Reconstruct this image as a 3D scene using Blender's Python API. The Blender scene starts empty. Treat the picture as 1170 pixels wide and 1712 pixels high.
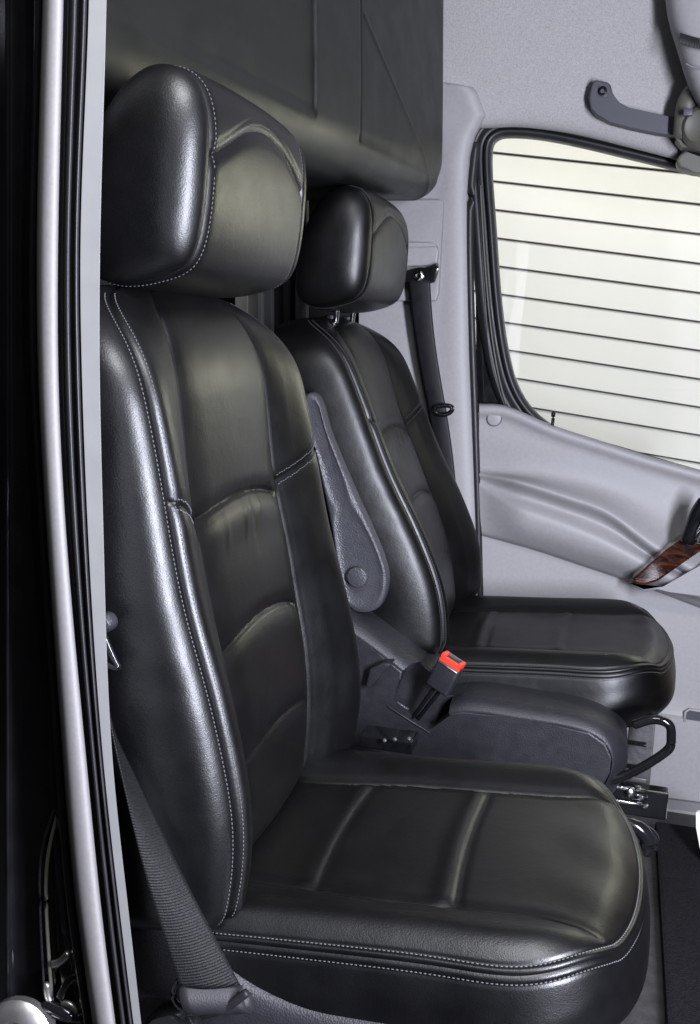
import bpy, bmesh, math, random
import numpy as np
from math import radians, sin, cos, pi
random.seed(5); rng = np.random.default_rng(5)
S = bpy.context.scene
COL = S.collection

# ------------------------------------------------------------------ camera, world, lamps, exposure
CAM = np.array([0, 0, 1.07]); FPX = 1660.0            # focal length in pixels of the 1170 x 1712 photograph
_p, _t, _r = radians(15), radians(10.5), radians(2)
DIR = np.array([-sin(_p) * cos(_t), cos(_p) * cos(_t), -sin(_t)])
_R0 = np.array([cos(_p), sin(_p), 0]); _U0 = np.cross(_R0, DIR)
UP = _U0 * cos(_r) - _R0 * sin(_r); RT = _R0 * cos(_r) + _U0 * sin(_r)
cam = bpy.data.objects.new('camera', bpy.data.cameras.new('camera')); COL.objects.link(cam)
import mathutils
M = mathutils.Matrix(((RT[0], UP[0], -DIR[0], CAM[0]), (RT[1], UP[1], -DIR[1], CAM[1]), (RT[2], UP[2], -DIR[2], CAM[2]), (0, 0, 0, 1)))
cam.matrix_world = M
cam.data.sensor_fit = 'VERTICAL'; cam.data.sensor_height = 36; cam.data.lens = 36 * FPX / 1712
cam.data.clip_start = 0.02; cam.data.clip_end = 100
S.camera = cam
W = bpy.data.worlds.new('World'); S.world = W; W.use_nodes = True
W.node_tree.nodes['Background'].inputs[0].default_value = (.75, .8, 1, 1)
W.node_tree.nodes['Background'].inputs[1].default_value = 0.012
S.view_settings.view_transform = 'Standard'; S.view_settings.look = 'None'
S.view_settings.exposure = 0; S.view_settings.gamma = 1
S.cycles.max_bounces = 6; S.cycles.caustics_reflective = False; S.cycles.caustics_refractive = False
S.cycles.use_denoising = True

def lamp(name, loc, target, size, watt, colour, size_y=None):
    l = bpy.data.lights.new(name, 'AREA'); l.energy = watt; l.color = colour; l.size = size
    if size_y: l.shape = 'RECTANGLE'; l.size_y = size_y
    o = bpy.data.objects.new(name, l); COL.objects.link(o)
    o.location = loc
    o.rotation_euler = (mathutils.Vector(target) - mathutils.Vector(loc)).to_track_quat('-Z', 'Y').to_euler()
    return o
lamp('flash_lamp', (.64, .26, 1.02), (-.35, 1.2, .88), .16, 80, (.83, .86, 1), .80)
wl = lamp('window_light', (.52, 2.58, 1.29), (-.42, 1.12, 1.26), .42, 1.6, (1, 1, .76), .28); wl.data.spread = radians(118)
lamp('overhead_lamp', (.06, .34, 2.14), (-.08, .85, .45), .60, 36, (.95, .96, 1), .50)
lamp('added_wall_lamp', (.1, 2.44, 3.3), (.1, 3.2, 1.0), .9, 84, (1, .98, .93), .3)  # added lamp out of view, brightens the planks beyond the window

# ------------------------------------------------------------------ helpers
def ray(x, y): return DIR + RT * (x - 585) / FPX + UP * (856 - y) / FPX
def at(x, y, Y):                                        # the point of the vehicle seen at a photo pixel, at depth Y
    d = ray(x, y); return CAM + d * (Y - CAM[1]) / d[1]
def atx(x, y, X):
    d = ray(x, y); return CAM + d * (X - CAM[0]) / d[0]
def atz(x, y, Z):
    d = ray(x, y); return CAM + d * (Z - CAM[2]) / d[2]
def pts(L, Y): return np.array([at(a, b, Y) for a, b in L])

ORG = {}
def tag(o, label=None, cat=None, group=None, kind=None):
    for k, v in (('label', label), ('category', cat), ('group', group), ('kind', kind)):
        if v: o[k] = v
    return o
def thing(name, loc, label, cat, group=None):
    o = bpy.data.objects.new(name, None); COL.objects.link(o); o.location = loc
    o.empty_display_size = .05
    ORG[o.name] = np.array(loc, float)
    return tag(o, label, cat, group)
def mk(name, V, F, mat, parent=None, smooth=True, uv=None, origin=None):
    V = np.asarray(V, float)
    org = ORG[parent.name] if parent else (np.array(origin, float) if origin is not None else V.mean(0) * [1, 1, 0] + [0, 0, V[:, 2].min()])
    me = bpy.data.meshes.new(name)
    if isinstance(F, np.ndarray):
        n, k = F.shape
        me.vertices.add(len(V)); me.vertices.foreach_set('co', (V - org).astype(np.float32).ravel())
        me.loops.add(n * k); me.loops.foreach_set('vertex_index', F.astype(np.int32).ravel())
        me.polygons.add(n); me.polygons.foreach_set('loop_start', (np.arange(n) * k).astype(np.int32))
        me.update(calc_edges=True); me.validate()
    else:
        me.from_pydata((V - org).tolist(), [], [list(f) for f in F]); me.update()
    me.polygons.foreach_set('use_smooth', [smooth] * len(me.polygons))
    if uv is not None:
        l = me.uv_layers.new(name='UVMap'); vi = np.empty(len(me.loops), np.int32); me.loops.foreach_get('vertex_index', vi)
        l.data.foreach_set('uv', np.asarray(uv, np.float32)[vi].ravel())
    me.materials.append(mat)
    o = bpy.data.objects.new(name, me); COL.objects.link(o)
    if parent: o.parent = parent; ORG[o.name] = org
    else: o.location = org; ORG[o.name] = org
    return o
def quads(n, m, wrap=False):
    i, j = np.meshgrid(np.arange(n - 1), np.arange(m if wrap else m - 1), indexing='ij')
    j2 = (j + 1) % m
    return np.stack([i * m + j, i * m + j2, (i + 1) * m + j2, (i + 1) * m + j], -1).reshape(-1, 4)
def grid(name, P, mat, parent=None, wrap=False, mask=None, flip=False, smooth=True):
    n, m = P.shape[:2]
    F = quads(n, m, wrap)
    if mask is not None: F = F[mask.reshape(-1)]
    if flip: F = F[:, ::-1]
    d1 = np.linalg.norm(np.diff(P, axis=1), axis=2); d0 = np.linalg.norm(np.diff(P, axis=0), axis=2)
    U = np.concatenate([np.zeros((n, 1)), np.cumsum(d1, 1)], 1); Vv = np.concatenate([np.zeros((1, m)), np.cumsum(d0, 0)], 0)
    V = P.reshape(-1, 3); uv = np.stack([U, Vv], -1).reshape(-1, 2)
    if mask is not None:
        used = np.unique(F); re = np.zeros(len(V), int); re[used] = np.arange(len(used)); F = re[F]; V = V[used]; uv = uv[used]
    return mk(name, V, F, mat, parent, smooth, uv)
def normals(P, wrap):
    gi = np.gradient(P, axis=0)
    gj = (np.roll(P, -1, 1) - np.roll(P, 1, 1)) if wrap else np.gradient(P, axis=1)
    N = np.cross(gi, gj); N /= np.linalg.norm(N, axis=2, keepdims=True) + 1e-12
    return N
def spline(xk, yk, x):                                   # natural cubic through (xk, yk)
    xk = np.asarray(xk, float); yk = np.asarray(yk, float); n = len(xk); h = np.diff(xk)
    A = np.eye(n); b = np.zeros(n)
    for i in range(1, n - 1):
        A[i, i - 1] = h[i - 1]; A[i, i] = 2 * (h[i - 1] + h[i]); A[i, i + 1] = h[i]
        b[i] = 6 * ((yk[i + 1] - yk[i]) / h[i] - (yk[i] - yk[i - 1]) / h[i - 1])
    m = np.linalg.solve(A, b); x = np.asarray(x, float)
    i = np.clip(np.searchsorted(xk, x) - 1, 0, n - 2); t = x - xk[i]; hi = h[i]
    return yk[i] + t * ((yk[i + 1] - yk[i]) / hi - hi * (2 * m[i] + m[i + 1]) / 6) + t * t * m[i] / 2 + t ** 3 * (m[i + 1] - m[i]) / (6 * hi)
def curve(P, n, closed=False):                           # resampled smooth curve through points
    P = np.asarray(P, float)
    if closed: P = np.concatenate([P[-3:], P, P[:4]])
    d = np.concatenate([[0], np.cumsum(np.linalg.norm(np.diff(P, axis=0), axis=1) ** .7)])
    t = np.linspace(d[3], d[-4], n, endpoint=False) if closed else np.linspace(d[0], d[-1], n)
    return np.stack([spline(d, P[:, k], t) for k in range(P.shape[1])], -1)
def tube(path, r, mat, name, parent=None, ns=10, closed=False, squash=(1, 1), upv=(0, 0, 1), caps=True):
    P = np.asarray(path, float); n = len(P); r = np.broadcast_to(np.asarray(r, float), (n,))
    T = np.roll(P, -1, 0) - np.roll(P, 1, 0) if closed else np.gradient(P, axis=0)
    T /= np.linalg.norm(T, axis=1, keepdims=True)
    B = np.cross(T, np.array(upv, float)); B /= np.linalg.norm(B, axis=1, keepdims=True) + 1e-9; N = np.cross(B, T)
    a = np.arange(ns) * 2 * pi / ns
    V = P[:, None] + r[:, None, None] * (np.cos(a)[None, :, None] * B[:, None] * squash[0] + np.sin(a)[None, :, None] * N[:, None] * squash[1])
    if closed: V = np.concatenate([V, V[:1]])
    elif caps:
        ex0 = V[:1] * .6 + P[:1, None] * .4 - T[:1, None] * r[0] * .35; ex1 = V[-1:] * .6 + P[-1:, None] * .4 + T[-1:, None] * r[-1] * .35
        V = np.concatenate([P[:1, None].repeat(ns, 1) - T[:1, None] * r[0] * .45, ex0, V, ex1, P[-1:, None].repeat(ns, 1) + T[-1:, None] * r[-1] * .45])
    return grid(name, V, mat, parent, wrap=True)
def bm_obj(name, bm, mat, parent=None, smooth=False, origin=None):
    bmesh.ops.recalc_face_normals(bm, faces=bm.faces[:])
    bm.verts.index_update()
    V = np.array([v.co[:] for v in bm.verts]); F = [[v.index for v in f.verts] for f in bm.faces]; bm.free()
    o = mk(name, V, F, mat, parent, smooth, origin=origin)
    if smooth: o.data.set_sharp_from_angle(angle=radians(50))
    return o
def prism(name, front, back, mat, parent=None, bevel=.003, seg=2, smooth=True):   # solid between two outlines of equal length
    bm = bmesh.new(); n = len(front)
    a = [bm.verts.new(p) for p in front]; b = [bm.verts.new(p) for p in back]
    bm.faces.new(a); bm.faces.new(b[::-1])
    for i in range(n): bm.faces.new((a[i], b[i], b[(i + 1) % n], a[(i + 1) % n]))
    if bevel: bmesh.ops.bevel(bm, geom=bm.edges[:], offset=bevel, segments=seg, affect='EDGES', profile=.6, clamp_overlap=True)
    o = bm_obj(name, bm, mat, parent, smooth)
    for p in o.data.polygons:
        if len(p.vertices) > 4 or p.area > max(bevel, .002) ** 2 * 60: p.use_smooth = False
    return o
def plate(name, px, Y, depth, mat, parent=None, bevel=.003, seg=2):
    f = pts(px, Y); return prism(name, f, f + np.array([0, depth, 0]), mat, parent, bevel, seg)
def box(name, c, s, mat, parent=None, bevel=.003, axes=None, seg=2):
    c = np.array(c, float); A = np.eye(3) if axes is None else np.array(axes, float)
    h = np.array(s) / 2
    f = [c + A[0] * x * h[0] + A[2] * z * h[2] - A[1] * h[1] for x, z in ((-1, -1), (1, -1), (1, 1), (-1, 1))]
    return prism(name, f, [p + A[1] * s[1] for p in f], mat, parent, bevel, seg)
def lathe(name, c, axis, prof, mat, parent=None, ns=24):  # prof: (distance along the axis, radius)
    ax = np.array(axis, float); ax /= np.linalg.norm(ax); c = np.array(c, float)
    e = np.cross(ax, [0.3, .2, 1]); e /= np.linalg.norm(e); f = np.cross(ax, e); a = np.arange(ns) * 2 * pi / ns
    V = np.array([c + ax * d + r * (np.cos(a)[:, None] * e + np.sin(a)[:, None] * f) for d, r in prof])
    o = grid(name, V, mat, parent, wrap=True); o.data.set_sharp_from_angle(angle=radians(40)); return o
def stitches(name, lines, mat, parent, step=.0046, length=.0032, r=.0006):   # lines: list of (points, normals)
    Vs, Fs, k = [], [], 0
    a = np.arange(5) * 2 * pi / 5
    for P, N in lines:
        d = np.concatenate([[0], np.cumsum(np.linalg.norm(np.diff(P, axis=0), axis=1))])
        for s in np.arange(step, d[-1] - step, step):
            c = np.array([np.interp(s, d, P[:, q]) for q in range(3)]); e = np.array([np.interp(s + length / 2, d, P[:, q]) for q in range(3)])
            t = e - c; t /= np.linalg.norm(t) + 1e-9; n = np.array([np.interp(s, d, N[:, q]) for q in range(3)]); b = np.cross(t, n)
            for q, rr, dn in ((-.5, .35, -.3), (-.25, 1, .35), (.25, 1, .35), (.5, .35, -.3)):
                Vs.append(c + t * q * length + n * r * dn + r * rr * (np.cos(a)[:, None] * b + np.sin(a)[:, None] * n))
            for q in range(3):
                for w in range(5): Fs.append((k + q * 5 + w, k + q * 5 + (w + 1) % 5, k + q * 5 + 5 + (w + 1) % 5, k + q * 5 + 5 + w))
            k += 20
    if not Vs: return None
    o = mk(name, np.concatenate(Vs), np.array(Fs), mat, parent); o['kind'] = 'stuff'; return o
g = lambda d, w: np.exp(-(d / w) ** 2)
sm = lambda x, a, b: (lambda t: t * t * (3 - 2 * t))(np.clip((x - a) / (b - a), 0, 1))

# ------------------------------------------------------------------ materials
def mat(name, col, rough=.5, metal=0, spec=.5, bump=None, coat=0, var=.12, vscale=30, sheen=0, rvar=.06):
    m = bpy.data.materials.new(name); m.use_nodes = True; nt = m.node_tree; b = nt.nodes['Principled BSDF']; L = nt.links.new
    b.inputs['Metallic'].default_value = metal; b.inputs['Roughness'].default_value = rough
    b.inputs['Specular IOR Level'].default_value = spec; b.inputs['Coat Weight'].default_value = coat
    tc = nt.nodes.new('ShaderNodeTexCoord'); nz = nt.nodes.new('ShaderNodeTexNoise'); nz.inputs['Scale'].default_value = vscale
    nz.inputs['Detail'].default_value = 6; L(tc.outputs['Object'], nz.inputs['Vector'])
    cr = nt.nodes.new('ShaderNodeMapRange'); cr.inputs[1].default_value = .3; cr.inputs[2].default_value = .7
    cr.inputs[3].default_value = 1 - var; cr.inputs[4].default_value = 1 + var; L(nz.outputs['Fac'], cr.inputs[0])
    mx = nt.nodes.new('ShaderNodeVectorMath'); mx.operation = 'SCALE'; mx.inputs[0].default_value = col[:3]; L(cr.outputs[0], mx.inputs['Scale'])
    L(mx.outputs[0], b.inputs['Base Color'])
    rr = nt.nodes.new('ShaderNodeMapRange'); rr.inputs[1].default_value = .3; rr.inputs[2].default_value = .7
    rr.inputs[3].default_value = rough - rvar; rr.inputs[4].default_value = rough + rvar; L(nz.outputs['Fac'], rr.inputs[0]); L(rr.outputs[0], b.inputs['Roughness'])
    if sheen: b.inputs['Sheen Weight'].default_value = sheen
    if bump:
        prev = None
        for kind, scale, strength, dist in bump:
            if kind == 'vor':
                t = nt.nodes.new('ShaderNodeTexVoronoi'); t.inputs['Scale'].default_value = scale; out = t.outputs['Distance']
            elif kind == 'crk':
                t = nt.nodes.new('ShaderNodeTexVoronoi'); t.feature = 'DISTANCE_TO_EDGE'; t.inputs['Scale'].default_value = scale
                cl = nt.nodes.new('ShaderNodeMapRange'); cl.inputs[1].default_value = 0; cl.inputs[2].default_value = .12; L(t.outputs[0], cl.inputs[0]); out = cl.outputs[0]
            elif kind == 'wave':
                t = nt.nodes.new('ShaderNodeTexWave'); t.inputs['Scale'].default_value = scale; out = t.outputs['Fac']; t.bands_direction = 'Y'
                t.inputs['Distortion'].default_value = .4
            else:
                t = nt.nodes.new('ShaderNodeTexNoise'); t.inputs['Scale'].default_value = scale; t.inputs['Detail'].default_value = 4; out = t.outputs['Fac']
            L(tc.outputs['UV' if kind == 'wave' else 'Object'], t.inputs['Vector'])
            bp = nt.nodes.new('ShaderNodeBump'); bp.inputs['Strength'].default_value = strength; bp.inputs['Distance'].default_value = dist
            L(out, bp.inputs['Height'])
            if prev: L(prev.outputs[0], bp.inputs['Normal'])
            prev = bp
        L(prev.outputs[0], b.inputs['Normal'])
    return m
LB = [('noise', 16, .05, .004), ('crk', 170, .03, .0012), ('noise', 75, .10, .0025), ('vor', 560, .12, .0006), ('noise', 900, .22, .0005)]
LEATHER = mat('black_leather', (.0012, .0012, .0015), .39, spec=.43, bump=LB, var=.15, vscale=25, rvar=.03)
STITCH = mat('grey_thread', (.075, .075, .08), .7, spec=.2)
PLASTIC_B = mat('grained_black_plastic', (.013, .0126, .0165), .48, spec=.45, bump=[('vor', 500, .6, .0006)], var=.04, vscale=60)
GLOSS_B = mat('gloss_black', (.006, .006, .007), .14, spec=.4, var=.2)
RUBBER = mat('black_rubber', (.016, .016, .018), .46, bump=[('noise', 300, .2, .0005)])
LILAC = mat('grey_moulded_plastic', (.292, .284, .290), .5, bump=[('vor', 700, .35, .0005), ('noise', 9, .15, .003)], var=.05, vscale=120)
LILAC2 = mat('pale_grey_plastic', (.325, .316, .322), .55, bump=[('vor', 700, .3, .0005)], var=.05, vscale=120)
LILACD = mat('mid_grey_plastic', (.06, .06, .075), .5, bump=[('vor', 700, .35, .0005)], var=.05, vscale=120)
CLOTH = mat('headliner_cloth', (.375, .365, .362), .9, bump=[('noise', 420, .8, .0015), ('noise', 60, .2, .002)], var=.16, vscale=330, sheen=.2)
SILVER = mat('pillar_paint', (.165, .158, .158), .6, spec=.25, bump=[('noise', 500, .15, .0004)], var=.05, vscale=300)
TRIM = mat('light_grey_trim', (.205, .205, .203), .5, var=.04)
OLIVE = mat('olive_black_vinyl', (.005, .0053, .0045), .42, spec=.5, bump=[('vor', 800, .3, .0005), ('noise', 5, .3, .006)], var=.12, vscale=18)
ARM = mat('charcoal_grained_plastic', (.042, .042, .05), .38, bump=[('vor', 420, .8, .0008)], var=.08, vscale=80)
CHROME = mat('chrome', (.7, .7, .7), .15, metal=1, var=.05)
STEEL = mat('dull_steel', (.35, .34, .33), .35, metal=.9, var=.2)
RED = mat('red_plastic', (.75, .045, .025), .35, var=.05)
WEB = mat('belt_webbing', (.006, .006, .0064), .5, spec=.18, bump=[('wave', 105, .45, .0010), ('noise', 900, .8, .0008)], var=.3, vscale=400)
WEB2 = mat('brown_black_belt_webbing', (.010, .009, .0115), .5, spec=.25, bump=[('noise', 700, .5, .0006)], var=.2, vscale=60)
CARPET = mat('charcoal_carpet', (.015, .0145, .017), .95, spec=.1, bump=[('noise', 350, 1, .004), ('noise', 40, .4, .004)], var=.35, vscale=240)
FLOORM = mat('dark_grey_vinyl', (.045, .043, .045), .6, bump=[('noise', 90, .5, .003)], var=.3, vscale=40)
PLANKM = mat('cream_painted_board', (.80, .79, .72), .5, var=.02, vscale=8)
GAP_SHADE = mat('brown_gap_shade', (.22, .15, .09), .7)  # brown stands in for the shadow lines between the planks
PAPER = mat('white_paper', (.85, .85, .86), .6, var=.02)
TAUPE = mat('taupe_plastic', (.10, .098, .08), .5, bump=[('vor', 700, .3, .0005)], var=.06)
DARKIN = mat('dark_interior', (.012, .012, .013), .6, var=.3)

def wood():
    m = mat('walnut_veneer', (.1, .03, .012), .16, coat=.6)
    nt = m.node_tree; b = nt.nodes['Principled BSDF']; tc = nt.nodes.new('ShaderNodeTexCoord')
    mp = nt.nodes.new('ShaderNodeMapping'); mp.inputs['Scale'].default_value = (.35, 1, 1.3); mp.inputs['Rotation'].default_value = (0, .62, 0)
    n = nt.nodes.new('ShaderNodeTexNoise'); n.inputs['Scale'].default_value = 55; n.inputs['Detail'].default_value = 9; n.inputs['Distortion'].default_value = 2.2
    r = nt.nodes.new('ShaderNodeValToRGB'); e = r.color_ramp.elements
    e[0].position = .36; e[0].color = (.005, .002, .0015, 1); e[1].position = .70; e[1].color = (.11, .026, .008, 1)
    x = e.new(.5); x.color = (.03, .008, .004, 1)
    nt.links.new(tc.outputs['Object'], mp.inputs[0]); nt.links.new(mp.outputs[0], n.inputs['Vector']); nt.links.new(n.outputs['Fac'], r.inputs[0]); nt.links.new(r.outputs[0], b.inputs['Base Color'])
    return m
WOOD = wood()
def glass():
    m = bpy.data.materials.new('window_glass'); m.use_nodes = True; nt = m.node_tree; nt.nodes.clear()
    o = nt.nodes.new('ShaderNodeOutputMaterial'); t = nt.nodes.new('ShaderNodeBsdfTransparent'); t.inputs[0].default_value = (.97, .975, .97, 1)
    gl = nt.nodes.new('ShaderNodeBsdfGlossy'); gl.inputs['Roughness'].default_value = .01; f = nt.nodes.new('ShaderNodeFresnel'); f.inputs[0].default_value = 1.5
    x = nt.nodes.new('ShaderNodeMixShader'); L = nt.links.new
    L(f.outputs[0], x.inputs[0]); L(t.outputs[0], x.inputs[1]); L(gl.outputs[0], x.inputs[2]); L(x.outputs[0], o.inputs[0]); return m
GLASS = glass()

# ------------------------------------------------------------------ setting: floor, ceiling, garage wall
def flat(name, x0, x1, y0, y1, z, m): return mk(name, [(x0, y0, z), (x1, y0, z), (x1, y1, z), (x0, y1, z)], [(0, 1, 2, 3)], m, smooth=False)
tag(flat('floor', -2.2, 2.0, .55, 2.5, -.03, FLOORM), kind='structure')
tag(flat('ground', -30, 30, -30, 30, -.55, FLOORM), kind='structure')

wall = thing('garage_wall', (0, 3.2, 0), 'cream boarded wall seen through the side window of the van', 'wall')
ang = radians(6.3); ax = np.array([cos(ang), 0, -sin(ang)]); up = np.array([sin(ang), 0, cos(ang)])
base = at(823, 256, 3.2)
first = None
for k in range(-9, 22):
    c = base + up * (-.0835 * k) + ax * .25
    f = [c - ax * 1.6 + up * 0 + np.array([0, .0, 0]), c + ax * 1.2, c + ax * 1.2 - up * .0789, c - ax * 1.6 - up * .0789]
    f[0] = f[0] + [0, .004, 0]; f[1] = f[1] + [0, .004, 0]
    box_f = [p for p in f]; back = [p + np.array([0, .015, 0]) for p in f]
    if first is None:
        first = prism('plank', box_f, back, PLANKM, wall, bevel=.0012, seg=1); base_k = c
    else:
        o = first.copy(); o.name = 'plank'; COL.objects.link(o); o.parent = wall; o.location = tuple(c - base_k)
wb = base + ax * .1
mk('gap_shade_board', [wb + ax * a + up * b + np.array([0, .034, 0]) for a, b in ((-2, 1.5), (2, 1.5), (2, -2.2), (-2, -2.2))], [(0, 1, 2, 3)], GAP_SHADE, wall, smooth=False)  # sheet behind the gaps, its colour painted as their shade

# headliner: curved cloth ceiling running up from the rail above the window to the roof
rail = curve(pts([(640, 190), (740, 192), (806, 197), (850, 195), (900, 198), (960, 207), (1040, 226), (1110, 244), (1180, 264), (1240, 282), (1400, 330)], 2.325), 90)
prof = [(.05, -.012), (.004, -.016), (-.006, -.006), (-.014, .012), (-.022, .06), (-.034, .14), (-.07, .26), (-.15, .37), (-.30, .46), (-.60, .50), (-1.2, .5), (-1.7, .44)]
pc = curve(prof, 90)
P = np.array([[r + [0, y, z] for r in rail] for y, z in pc])
tag(grid('ceiling', P, CLOTH), kind='structure')

# ------------------------------------------------------------------ leather seat
def build_seat(root, TB, TC, TH, q, yc, post_mat=None):
    """TB, TC, TH move backrest, cushion and headrest points; q scales the mesh density."""
    ri = lambda n: max(2, int(round(n * q)))
    # ---------- backrest
    zk = [.38, .42, .50, .58, .65, .72, .79, .86, .93, 1.0, 1.06, 1.12]
    xik = [-.395, -.388, -.377, -.376, -.383, -.397, -.411, -.428, -.438, -.446, -.455, -.47]
    xok = [-.385, -.362, -.338, -.335, -.347, -.365, -.386, -.402, -.416, -.432, -.456, -.515]
    z0, h = .985, .122
    zb0, hb = .485, .055
    zz = np.concatenate([zb0 - hb * np.cos(np.linspace(0, pi / 2, ri(40), endpoint=False)), np.linspace(zb0, z0, ri(250), endpoint=False), z0 + h * np.sin(np.linspace(0, pi / 2, ri(95)))])
    n = len(zz)
    fi = np.clip((zz - z0) / h, 0, 1); co = np.sqrt(1 - fi ** 2 + 1e-9)
    fb = np.clip((zb0 - zz) / hb, 0, 1); cb = np.sqrt(1 - fb ** 2 + 1e-9)
    su = np.where(fi > 0, co ** .38, cb ** .30) * (1 - .02 * sm(zz, .80, 1.02)); sx = np.where(fi > 0, co ** .75, cb ** .55)
    su[-1] = sx[-1] = 1e-3; su[0] = sx[0] = .02
    xi = spline(zk, xik, zz); xo = spline(zk, xok, zz); th = np.interp(zz, [.4, .7, 1.0, 1.12], [.19, .175, .15, .13])
    up_ = [0, .17, .238, .260, .250, .226, .204, .165, .128, .085, 0]
    xp_ = [xi - th - .005, xi - th, xi - th + .02, xo - .10, xo - .026, xo, xo + .006, .5 * xo + .5 * xi + .004, xi, xi + .004, xi + .006]
    K = np.stack([np.stack([np.full(n, u), x], -1) for u, x in zip(up_, xp_)], 1)
    K = np.concatenate([K, K[:, 9:0:-1] * [-1, 1]], 1)          # 20 keys round the section
    xc = (xi - th * .5)[:, None]
    K[..., 0] *= su[:, None]; K[..., 1] = xc + (K[..., 1] - xc) * sx[:, None]
    segn = [ri(s) for s in (10, 12, 24, 24, 16, 14, 22, 22, 24, 40)]; segn = segn + segn[::-1]
    idx = np.concatenate([[0], np.cumsum(segn)]); rows = []
    for k in range(20):
        p0, p1, p2, p3 = (K[:, (k + d) % 20] for d in (-1, 0, 1, 2))
        t = np.linspace(0, 1, segn[k], endpoint=False)[None, :, None]
        p0, p1, p2, p3 = (p[:, None] for p in (p0, p1, p2, p3))
        rows.append(.5 * (2 * p1 + (p2 - p0) * t + (2 * p0 - 5 * p1 + 4 * p2 - p3) * t ** 2 + (3 * p1 - p0 - 3 * p2 + p3) * t ** 3))
    Q = np.concatenate(rows, 1); m = Q.shape[1]
    P = np.stack([Q[..., 1], Q[..., 0] * 1.036 + .009, np.repeat(zz[:, None], m, 1)], -1)
    U, Z = P[..., 1], P[..., 2]
    s = np.concatenate([np.zeros((n, 1)), np.cumsum(np.linalg.norm(np.diff(P, axis=1), axis=2), 1)], 1)
    jo, ji = (idx[5], idx[15]), (idx[8], idx[12])
    do = np.minimum(*(np.abs(s - s[:, j:j + 1]) for j in jo)); di = np.minimum(*(np.abs(s - s[:, j:j + 1]) for j in ji))
    J = np.arange(m)[None, :]
    centre = (J >= ji[0]) & (J <= ji[1]); bol = ((J >= jo[0]) & (J < ji[0])) | ((J > ji[1]) & (J <= jo[1]))
    au = np.abs(U); ue = .128
    fade = sm(Z, .44, .50) * (1 - sm(Z, 1.085, 1.105))
    D = -(.0016 * g(do, .0016) + .0022 * g(do, .007)) - .0012 * g(do - .011, .002) * 0
    D -= (.0022 * g(di, .0022) + .0028 * g(di, .010)) * fade
    f1 = .873 - .016 * (U / ue) ** 2; f2 = .731 - .022 * (U / ue) ** 2; f3 = .597 - .020 * (U / ue) ** 2
    fm = sm(.128 - au, -.004, .012) * centre
    for f, a in ((f1, 1.0), (f2, .8), (f3, .45)):
        dz = Z - f
        D -= fm * a * (.0042 * g(dz, .0026) + .0046 * g(dz, .012))
        D += fm * a * .0014 * g(dz + .028, .018)
    D += fm * .002 * np.cos(np.clip(U / ue, -1, 1) * pi / 2)
    for a, b, w_, c, am in ((-.005, .845, .006, .022, .0016), (.022, .84, .007, .03, -.0016), (.045, .85, .005, .02, .0012), (-.06, .84, .006, .02, .0008)):   # gathers under the fold
        D += am * g(U - a - .3 * (Z - b), w_) * g(Z - b, c)
    fbz = np.where(U < 0, .862, .862) + .40 * (au - ue)         # seams across the bolsters
    bmk = bol * sm(au, .118, .13) * (1 - sm(do, .0, .004) * 0)
    dzb = Z - fbz
    D -= bmk * (.0022 * g(dzb, .0020) + .0022 * g(dzb, .011))
    side = (J < jo[0]) | (J > jo[1])
    D += side * .0010 * np.sin(Z * 60 + 4 * np.sin(Z * 17)) * g(do - .05, .03) * .4
    N = normals(P, True)
    if (N[n // 2, (ji[0] + ji[1]) // 2, 0]) < 0: N = -N
    Pd = TB(P + N * D[..., None]); Nw = TB(P + N) - TB(P)
    F = (slice(None), slice(None))
    Jq = np.repeat(np.arange(m)[None, :], n - 1, 0); Zq = Z[:-1, :]
    f1q, f2q, f3q = f1[:-1], f2[:-1], f3[:-1]
    cq = (Jq >= ji[0]) & (Jq < ji[1])
    br = thing_part = grid('backrest', Pd, LEATHER, root, True, (Jq < jo[0]) | (Jq >= jo[1]))
    for a, b in ((jo[0], ji[0]), (ji[1], jo[1])):
        for lowr in (0, 1):
            mkq = (Jq >= a) & (Jq < b); zf = fbz[:-1]
            grid('bolster_panel', Pd, LEATHER, br, True, mkq & ((Zq >= zf) if lowr else (Zq < zf)))
    for lo, hi in ((f1q, None), (f2q, f1q), (f3q, f2q), (None, f3q)):
        mm = cq.copy()
        if lo is not None: mm &= Zq >= lo
        if hi is not None: mm &= Zq < hi
        grid('centre_panel', Pd, LEATHER, br, True, mm)
    def track(j0, off, r0, r1):
        out, nn = [], []
        for i in range(r0, r1):
            js = np.interp(s[i, j0] + off, s[i], np.arange(m)); a = int(js); t = js - a; b = (a + 1) % m
            out.append(Pd[i, a] * (1 - t) + Pd[i, b] * t); nn.append(Nw[i, a])
        return np.array(out), np.array(nn)
    r0, r1 = int(np.searchsorted(zz, .45)), int(np.searchsorted(zz, z0 + h * .93))
    sl = []
    for j, sg in ((jo[0], 1), (jo[1], -1)):
        for off in (-.0065, .0065): sl.append(track(j, off, r0, r1))
    for a, b in ((jo[0], ji[0]), (ji[1], jo[1])):
        for off in (-.006, .006):
            pp, nn = [], []
            for j in range(a + 1, b, max(1, ri(2))):
                i = int(np.argmin(np.abs(Z[:, j] - fbz[:, j] - off) + 10 * (np.abs(zz - .88) > .1))); pp.append(Pd[i, j]); nn.append(Nw[i, j])
            sl.append((np.array(pp), np.array(nn)))
    stitches('stitching', sl, STITCH, br, r=.00065 if q > .9 else .0006)
    # ---------- headrest
    pr = curve([(-.414, 1.225), (-.416, 1.288), (-.434, 1.322), (-.470, 1.333), (-.512, 1.305), (-.545, 1.245), (-.560, 1.17), (-.552, 1.118), (-.52, 1.103), (-.470, 1.109), (-.436, 1.126), (-.419, 1.172)], ri(300), True)
    c0 = np.array([-.485, 1.215]); sub = .149
    ph = np.linspace(0, pi / 2, ri(60))
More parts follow.
